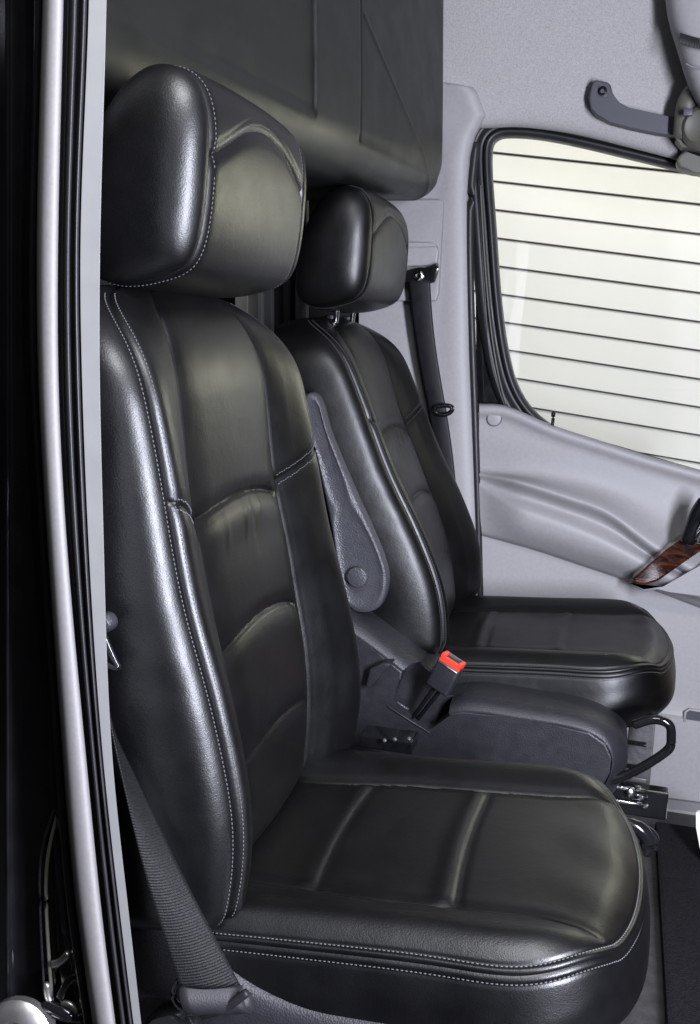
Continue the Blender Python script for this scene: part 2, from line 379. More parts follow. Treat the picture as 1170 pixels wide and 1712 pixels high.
    uc = sub + .040 * np.sin(ph) ** 1.0; sc = np.cos(ph) ** .64
    um = np.linspace(-sub, sub, ri(150))
    sm_ = 1 + .075 * (1 - np.abs(um / sub) ** 2.3)
    uu = np.concatenate([-uc[:0:-1], um, uc[1:]]); ss = np.concatenate([sc[:0:-1], sm_, sc[1:]])
    ss = np.maximum(ss, 1e-3)
    Ph = np.empty((len(uu), len(pr), 3))
    Ph[..., 1] = uu[:, None]; Ph[..., 0] = c0[0] + (pr[None, :, 0] - c0[0]) * (1 + (ss[:, None] - 1) * np.where(ss[:, None] > 1, 1.0, 1)); Ph[..., 2] = c0[1] + (pr[None, :, 1] - c0[1]) * np.where(ss[:, None] > 1, 1 + (ss[:, None] - 1) * .55, ss[:, None])
    i0, i1 = len(uc) - 1, len(uc) - 1 + len(um) - 1
    du = np.concatenate([[0], np.cumsum(np.linalg.norm(np.diff(Ph[:, 0], axis=0), axis=1))])
    ds = np.minimum(np.abs(du - du[i0]), np.abs(du - du[i1]))[:, None]
    Nh = normals(Ph, True)
    if Nh[len(uu) // 2, 0, 0] < 0: Nh = -Nh
    Ph[..., 1] += .029; Ph[..., 2] = 1.105 + (Ph[..., 2] - 1.105) * .945
    Uh, Zh, Xh = Ph[..., 1], Ph[..., 2], Ph[..., 0]
    fz = 1.232 + .049 * np.cos(np.clip((Uh - .029) / sub, -1, 1) * pi / 2) ** 1.2
    front = (Xh > -.475) & (np.abs(Uh - .029) < sub + .001) & (Zh > 1.13)
    Dh = -(.0022 * g(ds, .002) + .0030 * g(ds, .008))
    Dh = Dh - front * (.0022 * g(Zh - fz, .0022) + .0030 * g(Zh - fz, .009)) - front * .0008 * g(Zh - fz - .012, .0015)
    inside = 1.0 * (np.arange(len(uu)) < i0)[:, None] + 1.0 * (np.arange(len(uu)) > i1)[:, None]
    Phd = TH(Ph + Nh * Dh[..., None]); Nhw = TH(Ph + Nh) - TH(Ph)
    iq = np.repeat(np.arange(len(uu) - 1)[:, None], len(pr), 1); mid = (iq >= i0) & (iq < i1); fq = front[:-1]; lowq = (Zh < fz)[:-1]
    hr = grid('headrest', Phd, LEATHER, root, True, mid & ~(fq & lowq))
    grid('front_panel', Phd, LEATHER, hr, True, mid & fq & lowq)
    grid('side_panel', Phd, LEATHER, hr, True, iq < i0); grid('side_panel', Phd, LEATHER, hr, True, iq >= i1)
    sl = []
    for i, off in ((i0, ri(4)), (i1, -ri(4))):
        k = i + off; sl.append((np.concatenate([Phd[k], Phd[k, :1]]), np.concatenate([Nhw[k], Nhw[k, :1]])))
    pp, nn = [], []
    for i in range(i0 + 2, i1 - 1, max(1, ri(2))):
        jj = np.where(front[i])[0]; j = jj[np.argmin(np.abs(Zh[i, jj] - fz[i, jj] - .007))]; pp.append(Phd[i, j]); nn.append(Nhw[i, j])
    sl.append((np.array(pp), np.array(nn)))
    stitches('stitching', sl, STITCH, hr, step=.0048, length=.0032, r=.00055)
    for u in (-.06, .06):
        a = TB(np.array([[-.495, u, 1.07]]))[0]; b = TH(np.array([[-.495, u, 1.14]]))[0]
        tube(np.linspace(a, b, 4), .0055, post_mat or GLOSS_B, 'post', hr)
        if post_mat: lathe('post_guide', TB(np.array([[-.495, u, 1.098]]))[0], (0, 0, 1), [(0, .013), (.006, .013), (.008, .010), (.008, .006)], PLASTIC_B, hr)
    # ---------- cushion
    ok = [(-.46, 0), (-.46, -.15), (-.42, -.222), (-.34, -.234), (-.22, -.232), (-.12, -.232), (-.035, -.228), (.020, -.192), (.056, -.118), (.070, 0)]
    ok = ok + [(x, -u) for x, u in ok[-2:0:-1]]
    O = curve(ok, ri(760), True); c = np.array([-.17, 0.0])
    ro = 1 - (1 - np.linspace(0, 1, ri(150))) ** 1.35
    X = c[0] + ro[:, None] * (O[None, :, 0] - c[0]); Uq = ro[:, None] * O[None, :, 1]
    e = (1 - ro[:, None]) * np.linalg.norm(O - c, axis=1)[None] * .93
    def us(x, u=0): return .140 + np.where(u < 0, .028, .010) * sm(x, -.05, .055) - .012 * sm(-x, .2, .40)
    aU = np.abs(Uq); uS = us(X, Uq)
    zt = .488 + .08 * X + .018 * g(aU - .192, .042) * (1 - .6 * sm(X, -.04, .06)) + .004 * np.cos(np.clip(Uq / .140, -1, 1) * pi / 2) * (aU < .140) - .016 * sm(X, -.005, .09) ** 1.3 - .014 * np.clip(1 - e / .040, 0, 1) ** 2.0
    dS = np.abs(aU - uS)
    zt -= (.0018 * g(dS, .0018) + .0040 * g(dS, .011)) * sm(e, .0, .03)
    cen = sm(uS - aU, -.001, .010)
    for xk, am in ((-.279, .8), (-.127, 1.0)):
        xx = X - xk + .006 * np.cos(np.clip(Uq / .140, -1, 1) * pi / 2)
        zt -= cen * am * (.0014 * g(xx - .004, .006) + .0006 * g(xx, .0022)); zt += cen * am * .0026 * g(xx + .012, .012)
    zt += .0012 * cen * g(X - .02, .05) * np.sin(Uq * 55 + X * 30)
    top = np.stack([X, Uq, zt], -1)
    tn = np.roll(O, -1, 0) - np.roll(O, 1, 0); tn /= np.linalg.norm(tn, axis=1, keepdims=True); no = np.stack([tn[:, 1], -tn[:, 0]], -1)
    if (no * (O - c)).sum() < 0: no = -no
    k = np.linspace(0, 1, ri(60))[1:, None]
    H = .115
    offs = .011 * np.sin(np.clip(k * 1.5, 0, 1) * pi / 2) - .035 * np.clip(k - .55, 0, 1) ** 1.5 / .3
    sk = np.stack([O[None, :, 0] + no[None, :, 0] * offs, O[None, :, 1] + no[None, :, 1] * offs, zt[-1][None] - .004 * np.minimum(1, k * 20) - H * k ** 1.15], -1)
    PC = np.concatenate([top, sk]); NC = normals(PC, True)
    kk = len(top) - 1
    if NC[10, 5, 2] < 0: NC = -NC
    dv = np.concatenate([np.zeros((1, PC.shape[1])), np.cumsum(np.linalg.norm(np.diff(PC, axis=0), axis=2), 0)]); dv = dv - dv[kk:kk + 1]
    DC = -(.0022 * g(dv, .0016)) + .0014 * g(np.abs(dv) - .0045, .0028) - .0012 * g(np.abs(dv) - .0095, .002)
    DC = DC + (dv > .01) * .0012 * np.sin(PC[..., 0] * 33 + PC[..., 1] * 20 + 2 * np.sin(PC[..., 2] * 50)) * sm(dv, .02, .06)
    PC2 = TC(PC + NC * DC[..., None]); NW = TC(PC + NC) - TC(PC)
    nq = len(PC2) - 1; iq = np.repeat(np.arange(nq)[:, None], PC2.shape[1], 1); topq = iq < kk
    aq, xq, sq = aU, X, uS
    inC = np.zeros((nq, PC2.shape[1]), bool); inC[:kk] = (aU < uS)[:-1]
    xf = np.zeros((nq, PC2.shape[1])); xf[:kk] = (X + .006 * np.cos(np.clip(Uq / .140, -1, 1) * pi / 2))[:-1]
    uf = np.zeros((nq, PC2.shape[1])); uf[:kk] = Uq[:-1]
    cu = grid('cushion', PC2, LEATHER, root, True, ~topq)
    grid('bolster_panel', PC2, LEATHER, cu, True, topq & ~inC & (uf < 0)); grid('bolster_panel', PC2, LEATHER, cu, True, topq & ~inC & (uf >= 0))
    for lo, hi in ((-9, -.279), (-.279, -.127), (-.127, 9)): grid('centre_panel', PC2, LEATHER, cu, True, topq & inC & (xf >= lo) & (xf < hi))
    sl = []
    nth = PC2.shape[1]; js = np.arange(nth)
    for off in (-.0085, .0085):
        pp, nn = [], []
        for j in js:
            r = np.interp(off, dv[:, j], np.arange(len(dv))); a = int(r); t = r - a; pp.append(PC2[a, j] * (1 - t) + PC2[a + 1, j] * t); nn.append(NW[a, j])
        sl.append((np.array(pp), np.array(nn)))
    stitches('stitching', sl, STITCH, cu, r=.00065 if q > .9 else .0006)
    return br, cu, hr

YN = 1.085
near = thing('passenger_seat', (-.2, YN, 0), 'large black leather seat in the foreground beside the open door pillar', 'seat', 'leather van seats')
mv = lambda dx, dy, dz: (lambda P: P + np.array([dx, dy, dz]))
build_seat(near, mv(0, YN, 0), mv(0, YN, 0), mv(0, YN, .002), 1.0, YN)
YF = 1.945
far = thing('driver_seat', (-.1, YF, 0), 'smaller black leather seat farther off, next to the grey door with a window', 'seat', 'leather van seats')
def tilt(a, dx, dy, dz, px=-.375, pz=.5):
    ca, sa = cos(radians(a)), sin(radians(a))
    def f(P):
        x, z = P[..., 0] - px, P[..., 2] - pz
        return np.stack([px + x * ca - z * sa + dx, P[..., 1] + dy, pz + z * ca + x * sa + dz], -1)
    return f
build_seat(far, tilt(12, .062, YF, .026), mv(.064, YF, .016), tilt(2.0, -.016, YF - .030, .006), .8, YF, CHROME)

# ------------------------------------------------------------------ near seat: base, belt, hardware
sb = thing('plinth', (-.2, YN, 0), 'dark plastic seat base under the foreground seat, with the belt anchored to it', 'plinth')
# side valance below the cushion
top_l = [(-.62, .545), (-.52, .538), (-.455, .520), (-.395, .468), (-.36, .440), (-.30, .412), (-.15, .404), (.02, .392), (.045, .37)]
tl = curve(top_l, 40)
rows = []
for dy, dz in ((.085, 0), (.03, .004), (.010, .002), (.003, -.006), (0, -.02), (.004, -.15), (.004, -.42)):
    rows.append([(x, .832 + dy, max(z + dz, 0) if dz > -.4 else 0) for x, z in tl])
grid('valance', np.array(rows), PLASTIC_B, sb)
mk('valance', [(x, 1.30, z) for x, z in tl] + [(x, 1.30, 0) for x, z in tl], [(i, i + 1, 41 + i, 40 + i) for i in range(39)], PLASTIC_B, sb)
box('pedestal', (-.22, 1.07, .18), (.42, .42, .36), DARKIN, sb, .01)
box('front_plate', (.035, 1.08, .20), (.03, .40, .36), DARKIN, sb, .005)
lathe('adjuster_wheel', at(296, 1722, .825), (0, -1, 0), [(0, 0), (0, .030), (.012, .031), (.018, .027), (.019, 0)], GLOSS_B, sb)
hk = thing('adjuster_lever', at(1085, 1400, 1.30), 'small black hooked lever sticking out beyond the front of the foreground cushion', 'lever')
tube(curve(pts([(1040, 1376), (1066, 1384), (1078, 1396), (1082, 1412), (1076, 1424)], 1.27), 20), .010, GLOSS_B, 'hook', hk)
tube(curve(pts([(1060, 1384), (1082, 1390), (1093, 1402), (1092, 1418)], 1.29), 20), .007, GLOSS_B, 'hook', hk)

belt = thing('seat_belt', at(340, 1680, .80), 'wide ribbed black belt running diagonally down beside the foreground seat', 'seat belt')
le = curve(pts([(170, 1140), (182, 1195), (193, 1250), (206, 1310), (238, 1445), (272, 1560), (300, 1650)], .785), 60)
re_ = curve(pts([(176, 1150), (192, 1225), (216, 1278), (246, 1340), (300, 1452), (352, 1553), (402, 1648)], .812), 60)
wv = np.linspace(0, 1, 13)
Pb = le[:, None] * (1 - wv)[None, :, None] + re_[:, None] * wv[None, :, None]
Pb[..., 1] -= .004 * np.sin(wv * pi)[None]
ob = grid('webbing', Pb, WEB, belt); mdf = ob.modifiers.new('thick', 'SOLIDIFY'); mdf.thickness = .0014; mdf.offset = 0
a, b = le[-1], re_[-1]
fold = lambda d, y: [a + d + [0, y, 0], b + d + [0, y, 0]]
dn = np.array([.010, 0, -.022])
Rw = [a, a + dn * .3 + [0, -.006, 0], a + dn * .7 + [0, -.008, 0], a + dn * 1.05 + [0, -.004, 0], a + dn * 1.1 + [0, .004, 0], a + dn * .6 + [0, .010, 0]]
Rw = curve(Rw, 16); Pf = Rw[:, None] + ((b - a) * 1.03)[None, None] * np.linspace(0, 1, 8)[None, :, None]
of = grid('folded_end', Pf, WEB2, belt); mdf = of.modifiers.new('thick', 'SOLIDIFY'); mdf.thickness = .002
tube(curve(pts([(298, 1640), (290, 1662), (300, 1682), (330, 1694), (352, 1688)], .80), 24), .0032, GLOSS_B, 'anchor_loop', belt)
tube(pts([(338, 1697), (375, 1688), (412, 1660)], .798), .0042, WEB2, 'stitched_hem', belt)
bt = thing('belt_tongue', at(190, 1090, .80), 'black metal belt tongue hanging beside the pale trim strip', 'belt tongue')
tube(curve(pts([(172, 1058), (196, 1112), (198, 1116), (176, 1110)], .80), 24), .0028, GLOSS_B, 'ring', bt)
lathe('stop_button', at(178, 1040, .80), (0, -1, 0), [(-.005, 0), (-.005, .009), (.004, .009), (.008, .006), (.009, 0)], PLASTIC_B, bt)

# ------------------------------------------------------------------ near door pillar
pil = thing('door_pillar', (-.42, .73, -.3), 'open door pillar with silver and pale grey strips along the left edge', 'pillar')
yr = np.array([-250, 0, 400, 650, 900, 1300, 1500, 1712, 1900])
cols = dict(g0=[52, 57, 48, 52, 66, 94, 110, 140, 168], s0=[76, 71, 61, 64, 78, 107, 125, 155, 182], s1=[110, 106, 97, 98, 111, 147, 167, 193, 218], k1=[150, 148, 134, 137, 147, 175, 197, 223, 248], t1=[181, 178, 167.5, 167, 173, 190.5, 212, 236, 258])
yy = np.linspace(-250, 1900, 90)
C_ = {k: spline(yr, v, yy) for k, v in cols.items()}
def strip(keys):                                        # keys: (column a, column b, fraction, depth)
    return np.array([[at(C_[a][i] * (1 - f) + C_[b][i] * f, yy[i], Y) for a, b, f, Y in keys] for i in range(len(yy))])
def dense(P, n):
    out = np.array([curve(r, n) for r in P]); return out
grid('painted_flange', dense(strip([('s0', 's1', 0, .705), ('s0', 's1', .1, .697), ('s0', 's1', .5, .694), ('s0', 's1', .82, .696), ('s0', 's1', .95, .704), ('s0', 's1', 1.0, .722)]), 24), SILVER, pil)
grid('rubber_seal', dense(strip([('s0', 's1', .97, .728), ('s1', 'k1', .2, .735), ('s1', 'k1', .34, .722), ('s1', 'k1', .46, .720), ('s1', 'k1', .6, .735), ('s1', 'k1', .8, .724), ('s1', 'k1', 1, .735)]), 36), RUBBER, pil)
grid('trim_strip', strip([('k1', 't1', 0, .745), ('k1', 't1', .02, .728), ('k1', 't1', .96, .728), ('k1', 't1', 1, .732), ('k1', 't1', 1, .80)]), TRIM, pil).data.set_sharp_from_angle(angle=radians(30))
grid('door_gasket', dense(strip([('g0', 's0', -.9, .724), ('g0', 's0', -.2, .715), ('g0', 's0', .3, .706), ('g0', 's0', .9, .71), ('g0', 's0', 1.1, .735)]), 20), GLOSS_B, pil)
ed = thing('outer_panel', (-.6, .73, -.3), 'glossy black outer body panel left of the silver pillar strip', 'body panel')
grid('panel_skin', dense(np.array([[at(-260, y, .74), at(0, y, .727), at(14, y, .722), at(17, y, .728), at(max(30, C_['g0'][i] * .7), y, .727), at(C_['g0'][i] + 4, y, .728)] for i, y in enumerate(yy)]), 40), GLOSS_B, ed)
la = thing('door_latch', at(100, 1650, .72), 'black latch recess outlined by a thin grey loop, low on the outer panel', 'latch')
tube(curve(pts([(99, 1332), (86, 1368), (70, 1425), (67, 1500), (71, 1600), (78, 1712)], .722), 40), .0016, PLASTIC_B, 'outer_rim', la)
tube(curve(pts([(98, 1356), (90, 1385), (79, 1440), (77, 1510), (82, 1605), (90, 1712)], .720), 40), .0018, TAUPE, 'inner_rim', la)
grid('rim_plate', np.array([[at(x0, y, .7185), at(x1, y, .7185), at(x1 + 1, y, .728)] for x0, x1, y in ((97, 99, 1354), (100, 105, 1390), (103, 110, 1440), (108, 117, 1520), (116, 128, 1600), (127, 138, 1660), (132, 144, 1700), (136, 148, 1760))]), TAUPE, la)
for L_, r in (([(88, 1612), (100, 1608), (114, 1594)], .0035), ([(100, 1668), (112, 1645), (126, 1630)], .004), ([(104, 1676), (118, 1680), (128, 1692)], .003), ([(78, 1645), (80, 1665), (86, 1680)], .0035), ([(88, 1690), (105, 1698), (135, 1700)], .005)):
    tube(curve(pts(L_, .718), 10), r, STEEL if r < .004 else GLOSS_B, 'latch_arm', la)
kn = thing('door_hinge_cover', at(32, 1730, .70), 'shiny rounded hinge cover cut off by the bottom left corner', 'hinge cover')
lathe('dome', at(34, 1728, .705), (.15, -1, .25), [(0, .034), (.010, .034), (.016, .028), (.018, .018), (.013, .014), (.013, 0)], STEEL, kn)
tube(curve(pts([(60, 1690), (85, 1684), (120, 1700)], .715), 12), .006, GLOSS_B, 'bracket', kn)

# ------------------------------------------------------------------ far seat: base, armrest, buckle, lever, hardware
fb = thing('plinth', (-.15, YF, 0), 'dark moulded base with a buckle pocket, between the two seats', 'plinth')
Yb = 1.60
out = [(560, 1042), (612, 1077), (672, 1123), (670, 1136), (655, 1168), (664, 1180), (716, 1222), (724, 1220), (752, 1193), (775, 1190), (880, 1203), (985, 1225), (1012, 1244), (1022, 1266), (1020, 1292), (1000, 1330), (900, 1420), (560, 1420)]
fr = pts(out, Yb)
prism('side_cover', fr, fr + np.array([0, .13, 0]), PLASTIC_B, fb, bevel=.003, seg=2)
for lo_, hi_ in (([(560, 1042), (612, 1077), (672, 1123)], [(572, 1008), (628, 1046), (704, 1106)]), ([(750, 1194), (775, 1191), (880, 1204), (985, 1226), (1012, 1245), (1022, 1266), (1019, 1296), (998, 1332)], [(757, 1165), (778, 1160), (882, 1172), (1000, 1197), (1034, 1222), (1048, 1252), (1044, 1292), (1015, 1340)])):
    a_ = curve(pts(lo_, Yb), 60); b_ = curve(pts(hi_, Yb + .040), 60); Rr = []
    for t in np.linspace(0, 1, 9):
        Rr.append(a_ * (1 - t) + b_ * t + np.array([0, -.004, .006]) * np.sin(t * pi) - (np.array([0, -.001, 0]) if t == 0 else 0))
    Rr.append(b_ + [0, .10, -.001]); Rr.insert(0, a_ + [0, .004, -.004])
    grid('top_edge', np.array(Rr), PLASTIC_B, fb)
o2 = [(560, 1010), (612, 1046), (700, 1106), (722, 1120), (735, 1165), (775, 1160), (880, 1172), (1000, 1198), (1030, 1224), (1036, 1252), (1010, 1330), (560, 1420)]
prism('inner_wall', pts(o2, Yb + .042), pts(o2, Yb + .042) + [0, .10, 0], PLASTIC_B, fb, bevel=.006, seg=3)
plate('rib', [(618, 1118), (640, 1108), (656, 1110), (638, 1128), (622, 1150), (610, 1152)], Yb - .022, .03, PLASTIC_B, fb, .004)
tube(pts([(648, 1181), (684, 1204), (718, 1225)], Yb - .001), .0018, PLASTIC_B, 'pocket_lip', fb)
tube(pts([(660, 1172), (682, 1186)], Yb + .012), .0022, ARM, 'pocket_lip', fb)
box('pedestal', (-.14, 1.98, .16), (.40, .40, .34), DARKIN, fb, .01)
rl = thing('seat_rail', at(1050, 1325, 1.66), 'shiny metal slide rail below the far seat, behind the foreground cushion', 'seat rail')
for y0, y1 in ((1317, 1321), (1340, 1344)): tube(pts([(960, y0 - 12), (1040, y0), (1078, y1 + 2)], 1.66), .0035, CHROME, 'rail', rl)
box('rail_block', at(1035, 1332, 1.68), (.16, .03, .05), GLOSS_B, rl, .004)
for p in ((1066, 1318), (1070, 1332), (1078, 1346)): box('clip', at(*p, 1.65), (.010, .012, .006), CHROME, rl, .001)
lathe('bolt', at(1055, 1325, 1.655), (.3, -1, .2), [(-.01, 0), (-.01, .008), (.004, .008), (.006, .004), (.006, 0)], CHROME, rl)
ru = thing('seat_bracket', at(660, 1240, 1.42), 'black metal bracket with bright bolts between the foreground seatback and cushion', 'bracket')
box('plate', at(650, 1236, 1.46), (.085, .05, .02), GLOSS_B, ru, .003)
for p in ((643, 1238), (660, 1236), (684, 1235)): lathe('bolt', at(*p, 1.42), (.2, -1, .6), [(-.004, 0), (-.004, .003), (.002, .003), (.003, .0015), (.003, 0)], ARM, ru, 12)
box('side_bracket', at(1068, 1268, 1.78), (.045, .02, .16), FLOORM, rl, .003)
for p in ((1066, 1243), (1062, 1282), (1066, 1304)): box('slot', at(*p, 1.765), (.030, .004, .008), STEEL if p[1] > 1290 else GLOSS_B, rl, .001)
lv = thing('tilt_lever', at(1100, 1250, 1.62), 'bent black tube handle sticking out from under the far cushion', 'lever')
tube(curve(pts([(1060, 1212), (1092, 1203), (1112, 1207), (1120, 1214), (1122, 1232), (1121, 1246), (1114, 1256), (1060, 1290), (1036, 1301), (1015, 1306)], 1.62), 80), .0078, GLOSS_B, 'handle_tube', lv)

ar = thing('armrest', at(600, 900, 1.655), 'long grey folded armrest standing upright between the two seats', 'armrest')
ao = [(500, 672), (508, 660), (520, 657), (528, 665), (540, 705), (558, 752), (588, 822), (618, 888), (638, 938), (645, 972), (641, 1000), (630, 1019), (606, 1026), (585, 1018), (572, 985), (560, 920), (536, 800), (515, 715)]
fr = curve(pts(ao, 1.635), 90, True); cc = fr.mean(0)
RWS = []
for sc, dy in ((.0, .004), (.55, .004), (.84, .002), (.93, .0), (.955, .003), (.975, .003), (1.0, .012), (1.005, .018), (1.0, .032), (.9, .040), (0, .041)):
    d = fr - cc; L_ = np.linalg.norm(d, axis=1, keepdims=True); k = np.maximum(0, L_ - (1 - sc) * .085) / L_ if sc > .5 else sc
    RWS.append(cc + d * k + [0, dy, 0])
grid('arm_pad', np.array(RWS), ARM, ar, wrap=True)
cp = at(597, 965, 1.630)
lathe('pivot_cap', cp, (0, -1, 0), [(-.012, .0185), (.000, .0185), (.0025, .0175), (.0035, .015), (.0035, 0)], ARM, ar, 40)

bu = thing('belt_buckle', at(745, 1130, 1.58), 'black belt buckle with a red release button, upright in front of the far cushion', 'belt buckle')
ax_ = at(755, 1102, 1.58) - at(727, 1155, 1.58); ax_ /= np.linalg.norm(ax_)
sd = at(778, 1113, 1.575) - at(742, 1092, 1.585); sd -= ax_ * sd.dot(ax_); sd /= np.linalg.norm(sd)
nn_ = np.cross(sd, ax_); nn_ = nn_ if nn_[1] > 0 else -nn_
bc = at(743, 1131, 1.58)
box('housing', bc, (.043, .024, .052), PLASTIC_B, bu, .005, axes=(sd, nn_, ax_), seg=3)
rb = bc + ax_ * .0285
box('release_button', rb - nn_ * .007, (.040, .008, .012), RED, bu, .0025, axes=(sd, nn_, ax_))
for q in (-.0165, .0165): box('release_button', rb + sd * q + ax_ * .004, (.007, .022, .012), RED, bu, .0025, axes=(sd, nn_, ax_))
box('tongue_slot', rb + nn_ * .004 - ax_ * .001, (.028, .013, .010), GLOSS_B, bu, .001, axes=(sd, nn_, ax_))
box('slot_edge', rb + nn_ * .0125 + ax_ * .003, (.036, .003, .010), STEEL, bu, .001, axes=(sd, nn_, ax_))
tube([bc - nn_ * .0132 + ax_ * .0225 - sd * .019, bc - nn_ * .0132 + ax_ * .0225 + sd * .019], .0011, STEEL, 'button_edge', bu)
for q in (-.006, .005): tube(np.linspace(bc - ax_ * .024 + sd * q, at(692 + q * 900, 1204, 1.605), 5), .0038, GLOSS_B, 'stalk', bu)

# ------------------------------------------------------------------ overhead cabinet
oc = thing('overhead_cabinet', (-.8, 1.6, 1.34), 'dark olive overhead cabinet with grooved panels above and behind the headrests', 'cabinet')
def ux(y): return -.600 + (y - .8) * .130                 # x of the cabinet's front at depth y
def cab(y, z):                                            # front skin: flat face, rounded lower edge
    zb = 1.308 + .056 * (y - 1.5)
    r = .085; t = np.clip((zb + r - z) / r, 0, 1)
    x = ux(y) + .018 * sm(z, 1.9, 1.35) - r * (1 - np.sqrt(np.maximum(0, 1 - t ** 2))) * .8
    e = np.clip((y - 2.165) / .045, 0, 1); x = x - .025 * (1 - np.sqrt(np.maximum(0, 1 - e ** 2)))
    return x
ys = np.unique(np.concatenate([np.linspace(.72, 2.165, 520), 2.165 + .045 * np.sin(np.linspace(0, pi / 2, 24))]))
zl = 1.308 + np.concatenate([.085 * (1 - np.cos(np.linspace(0, pi / 2, 36))), np.linspace(.086, .75, 220)])
P = np.empty((len(zl), len(ys), 3))
for i, z in enumerate(zl):
    zz_ = z + .056 * (ys - 1.5); P[i] = np.stack([cab(ys, zz_), ys, zz_], -1)
Yg, Zg = P[..., 1], P[..., 2]
def seam(y0, z0, z1, ya=None, sharp=.0035):
    d = np.abs(Yg - y0); m_ = sm(Zg, z0 - .006, z0 + .006) * (1 - sm(Zg, z1, z1 + .01)); return m_ * g(d, sharp)
A1 = atx(505, 190, -.51); A2 = atx(612, 235, -.455)
y1, z1, y2, z2 = A1[1], A1[2], A2[1], A2[2]
D = .0055 * sm(Yg, y1 + .004, y1 - .004) * sm(Zg, z1 - .012, z1 + .012) * (Yg > .7)     # recessed left hatch
D = -D - .010 * seam(y2, z2, 3, sharp=.0045) - .004 * sm(Yg, y2 - .004, y2 + .004) * sm(Zg, z2 + .03 * (0) - .010, z2 + .010)
D -= .010 * seam(y2, 1.66, 3, sharp=.009)
dl = (Zg - (1.60 - .55 * (Yg - y2))) ; D += .0022 * g(dl, .004) * (Yg > y2 + .02)
N = normals(P, False); N = N if N[100, 50, 0] > 0 else -N
Pd = P + N * D[..., None]
q_ = lambda m_: m_[:-1, :-1]
ha = (Yg < y1) & (Zg > z1); hb = (Yg > y2) & (Zg > z2)
grid('cabinet_face', Pd, OLIVE, oc, mask=q_(~ha & ~hb)); grid('hatch_panel', Pd, OLIVE, oc, mask=q_(ha)); grid('hatch_panel', Pd, OLIVE, oc, mask=q_(hb))
er = Pd[:, -1]; grid('cabinet_end', np.stack([er, er * [1, 1, 1] + [-.5, 0, 0]], 1), OLIVE, oc)
bo = Pd[0]; grid('cabinet_bottom', np.stack([bo, bo + [-.5, 0, 0]], 1), OLIVE, oc)

# ------------------------------------------------------------------ rear of the cab seen between the seats
rw = flat('rear_wall', -1.5, -1.4, 0, 1, 0, DARKIN); bpy.data.objects.remove(rw)
tag(mk('rear_wall', [(-1.25, .9, -.03), (-1.25, 2.5, -.03), (-1.25, 2.5, 2.0), (-1.25, .9, 2.0)], [(0, 1, 2, 3)], DARKIN, smooth=False), kind='structure')
tag(mk('side_wall', [(-1.25, 2.36, -.03), (-.5, 2.36, -.03), (-.5, 2.36, 2.0), (-1.25, 2.36, 2.0)], [(0, 1, 2, 3)], DARKIN, smooth=False), kind='structure')
pf = thing('partition_frame', atx(455, 520, -.78), 'narrow rear partition frame with bright edges, seen between the two headrests', 'frame')
def post(px0, px1, X, m, nm, ytop=150, ybot=760):
    a = [atx(px0, ytop, X), atx(px1, ytop, X), atx(px1, ybot, X), atx(px0, ybot, X)]
    for p in a: pass
    f = np.array(a); prism(nm, f, f + [-.03, 0, 0], m, pf, .002, 1)
post(414, 438, -.78, TAUPE, 'panel', 440); post(438, 442, -.77, TRIM, 'edge_strip'); post(446, 452, -.79, GLOSS_B, 'channel'); post(454, 459, -.77, TRIM, 'edge_strip'); post(461, 486, -.80, PLASTIC_B, 'upright'); post(513, 516.5, -.74, TRIM, 'edge_strip'); post(487, 512, -.81, GLOSS_B, 'upright')

# ------------------------------------------------------------------ far wall of the cab: pillar trim, belt, headliner edge
pt = thing('pillar_trim', (-.42, 2.36, 0), 'pale lilac grey pillar trim behind the far seat, left of the window', 'trim')
def trim_rows():
    R = []
    for y in np.concatenate([[137], np.linspace(139, 330, 60), np.linspace(340, 1100, 40)]):
        xr = np.interp(y, [136, 139, 149, 160, 192, 206, 228, 262, 330, 600, 900, 1100], [740, 792, 800, 804, 814, 806, 794, 786, 783, 787, 800, 806])
        yb = np.interp(y, [120, 200, 300], [2.281, 2.300, 2.320]); dt = .02 if y < 138 else 0
        R.append([at(x, y + (x - 742) * .14 * np.interp(y, [140, 200], [1, 0]) * (x > 742), yb + d + dt) for x, d in ((600, .012), (690, .010), (738, .004), (xr - 34, 0), (xr - 14, .001), (xr - 3, .012), (xr + 1, .05))])
    return np.array(R)
R = trim_rows()
grid('trim_skin', dense(R, 40), LILAC2, pt)
plate('retractor_cover', [(640, 333), (736, 333), (741, 337), (741, 345), (733, 490), (728, 503), (640, 503)], 2.310, .03, LILAC, pt, .004, 3)
plate('height_slider', [(655, 411), (722, 406), (729, 411), (733, 420), (730, 440), (720, 444), (655, 446)], 2.297, .03, LILAC, pt, .004, 3)
plate('slider_ridge', [(655, 404), (724, 406), (730, 412), (655, 414)], 2.290, .02, LILAC, pt, .002, 2)
fbelt = thing('seat_belt', at(715, 560, 2.28), 'dark belt hanging from its anchor on the pillar trim behind the far seat', 'seat belt')
plate('anchor_plate', [(676, 453), (700, 446), (720, 449), (731, 438), (733, 450), (726, 472), (700, 478), (676, 470)], 2.272, .014, GLOSS_B, fbelt, .004, 2)
lathe('bolt', at(700, 461, 2.270), (-.1, -1, .05), [(-.004, .012), (.004, .012), (.006, .009), (.006, .005), (.002, .004), (.002, 0)], CHROME, fbelt, 20)
le = curve(pts([(683, 466), (690, 530), (702, 610), (716, 680), (728, 760), (735, 830)], 2.275), 40)
re2 = curve(pts([(719, 466), (723, 530), (733, 610), (745, 680), (757, 760), (764, 830)], 2.272), 40)
wv = np.linspace(0, 1, 9)
Pw = le[:, None] * (1 - wv)[None, :, None] + re2[:, None] * wv[None, :, None]; Pw[..., 1] -= .003 * np.sin(wv * pi) + .0
o_ = grid('webbing', Pw, WEB2, fbelt); o_.modifiers.new('thick', 'SOLIDIFY').thickness = .0014
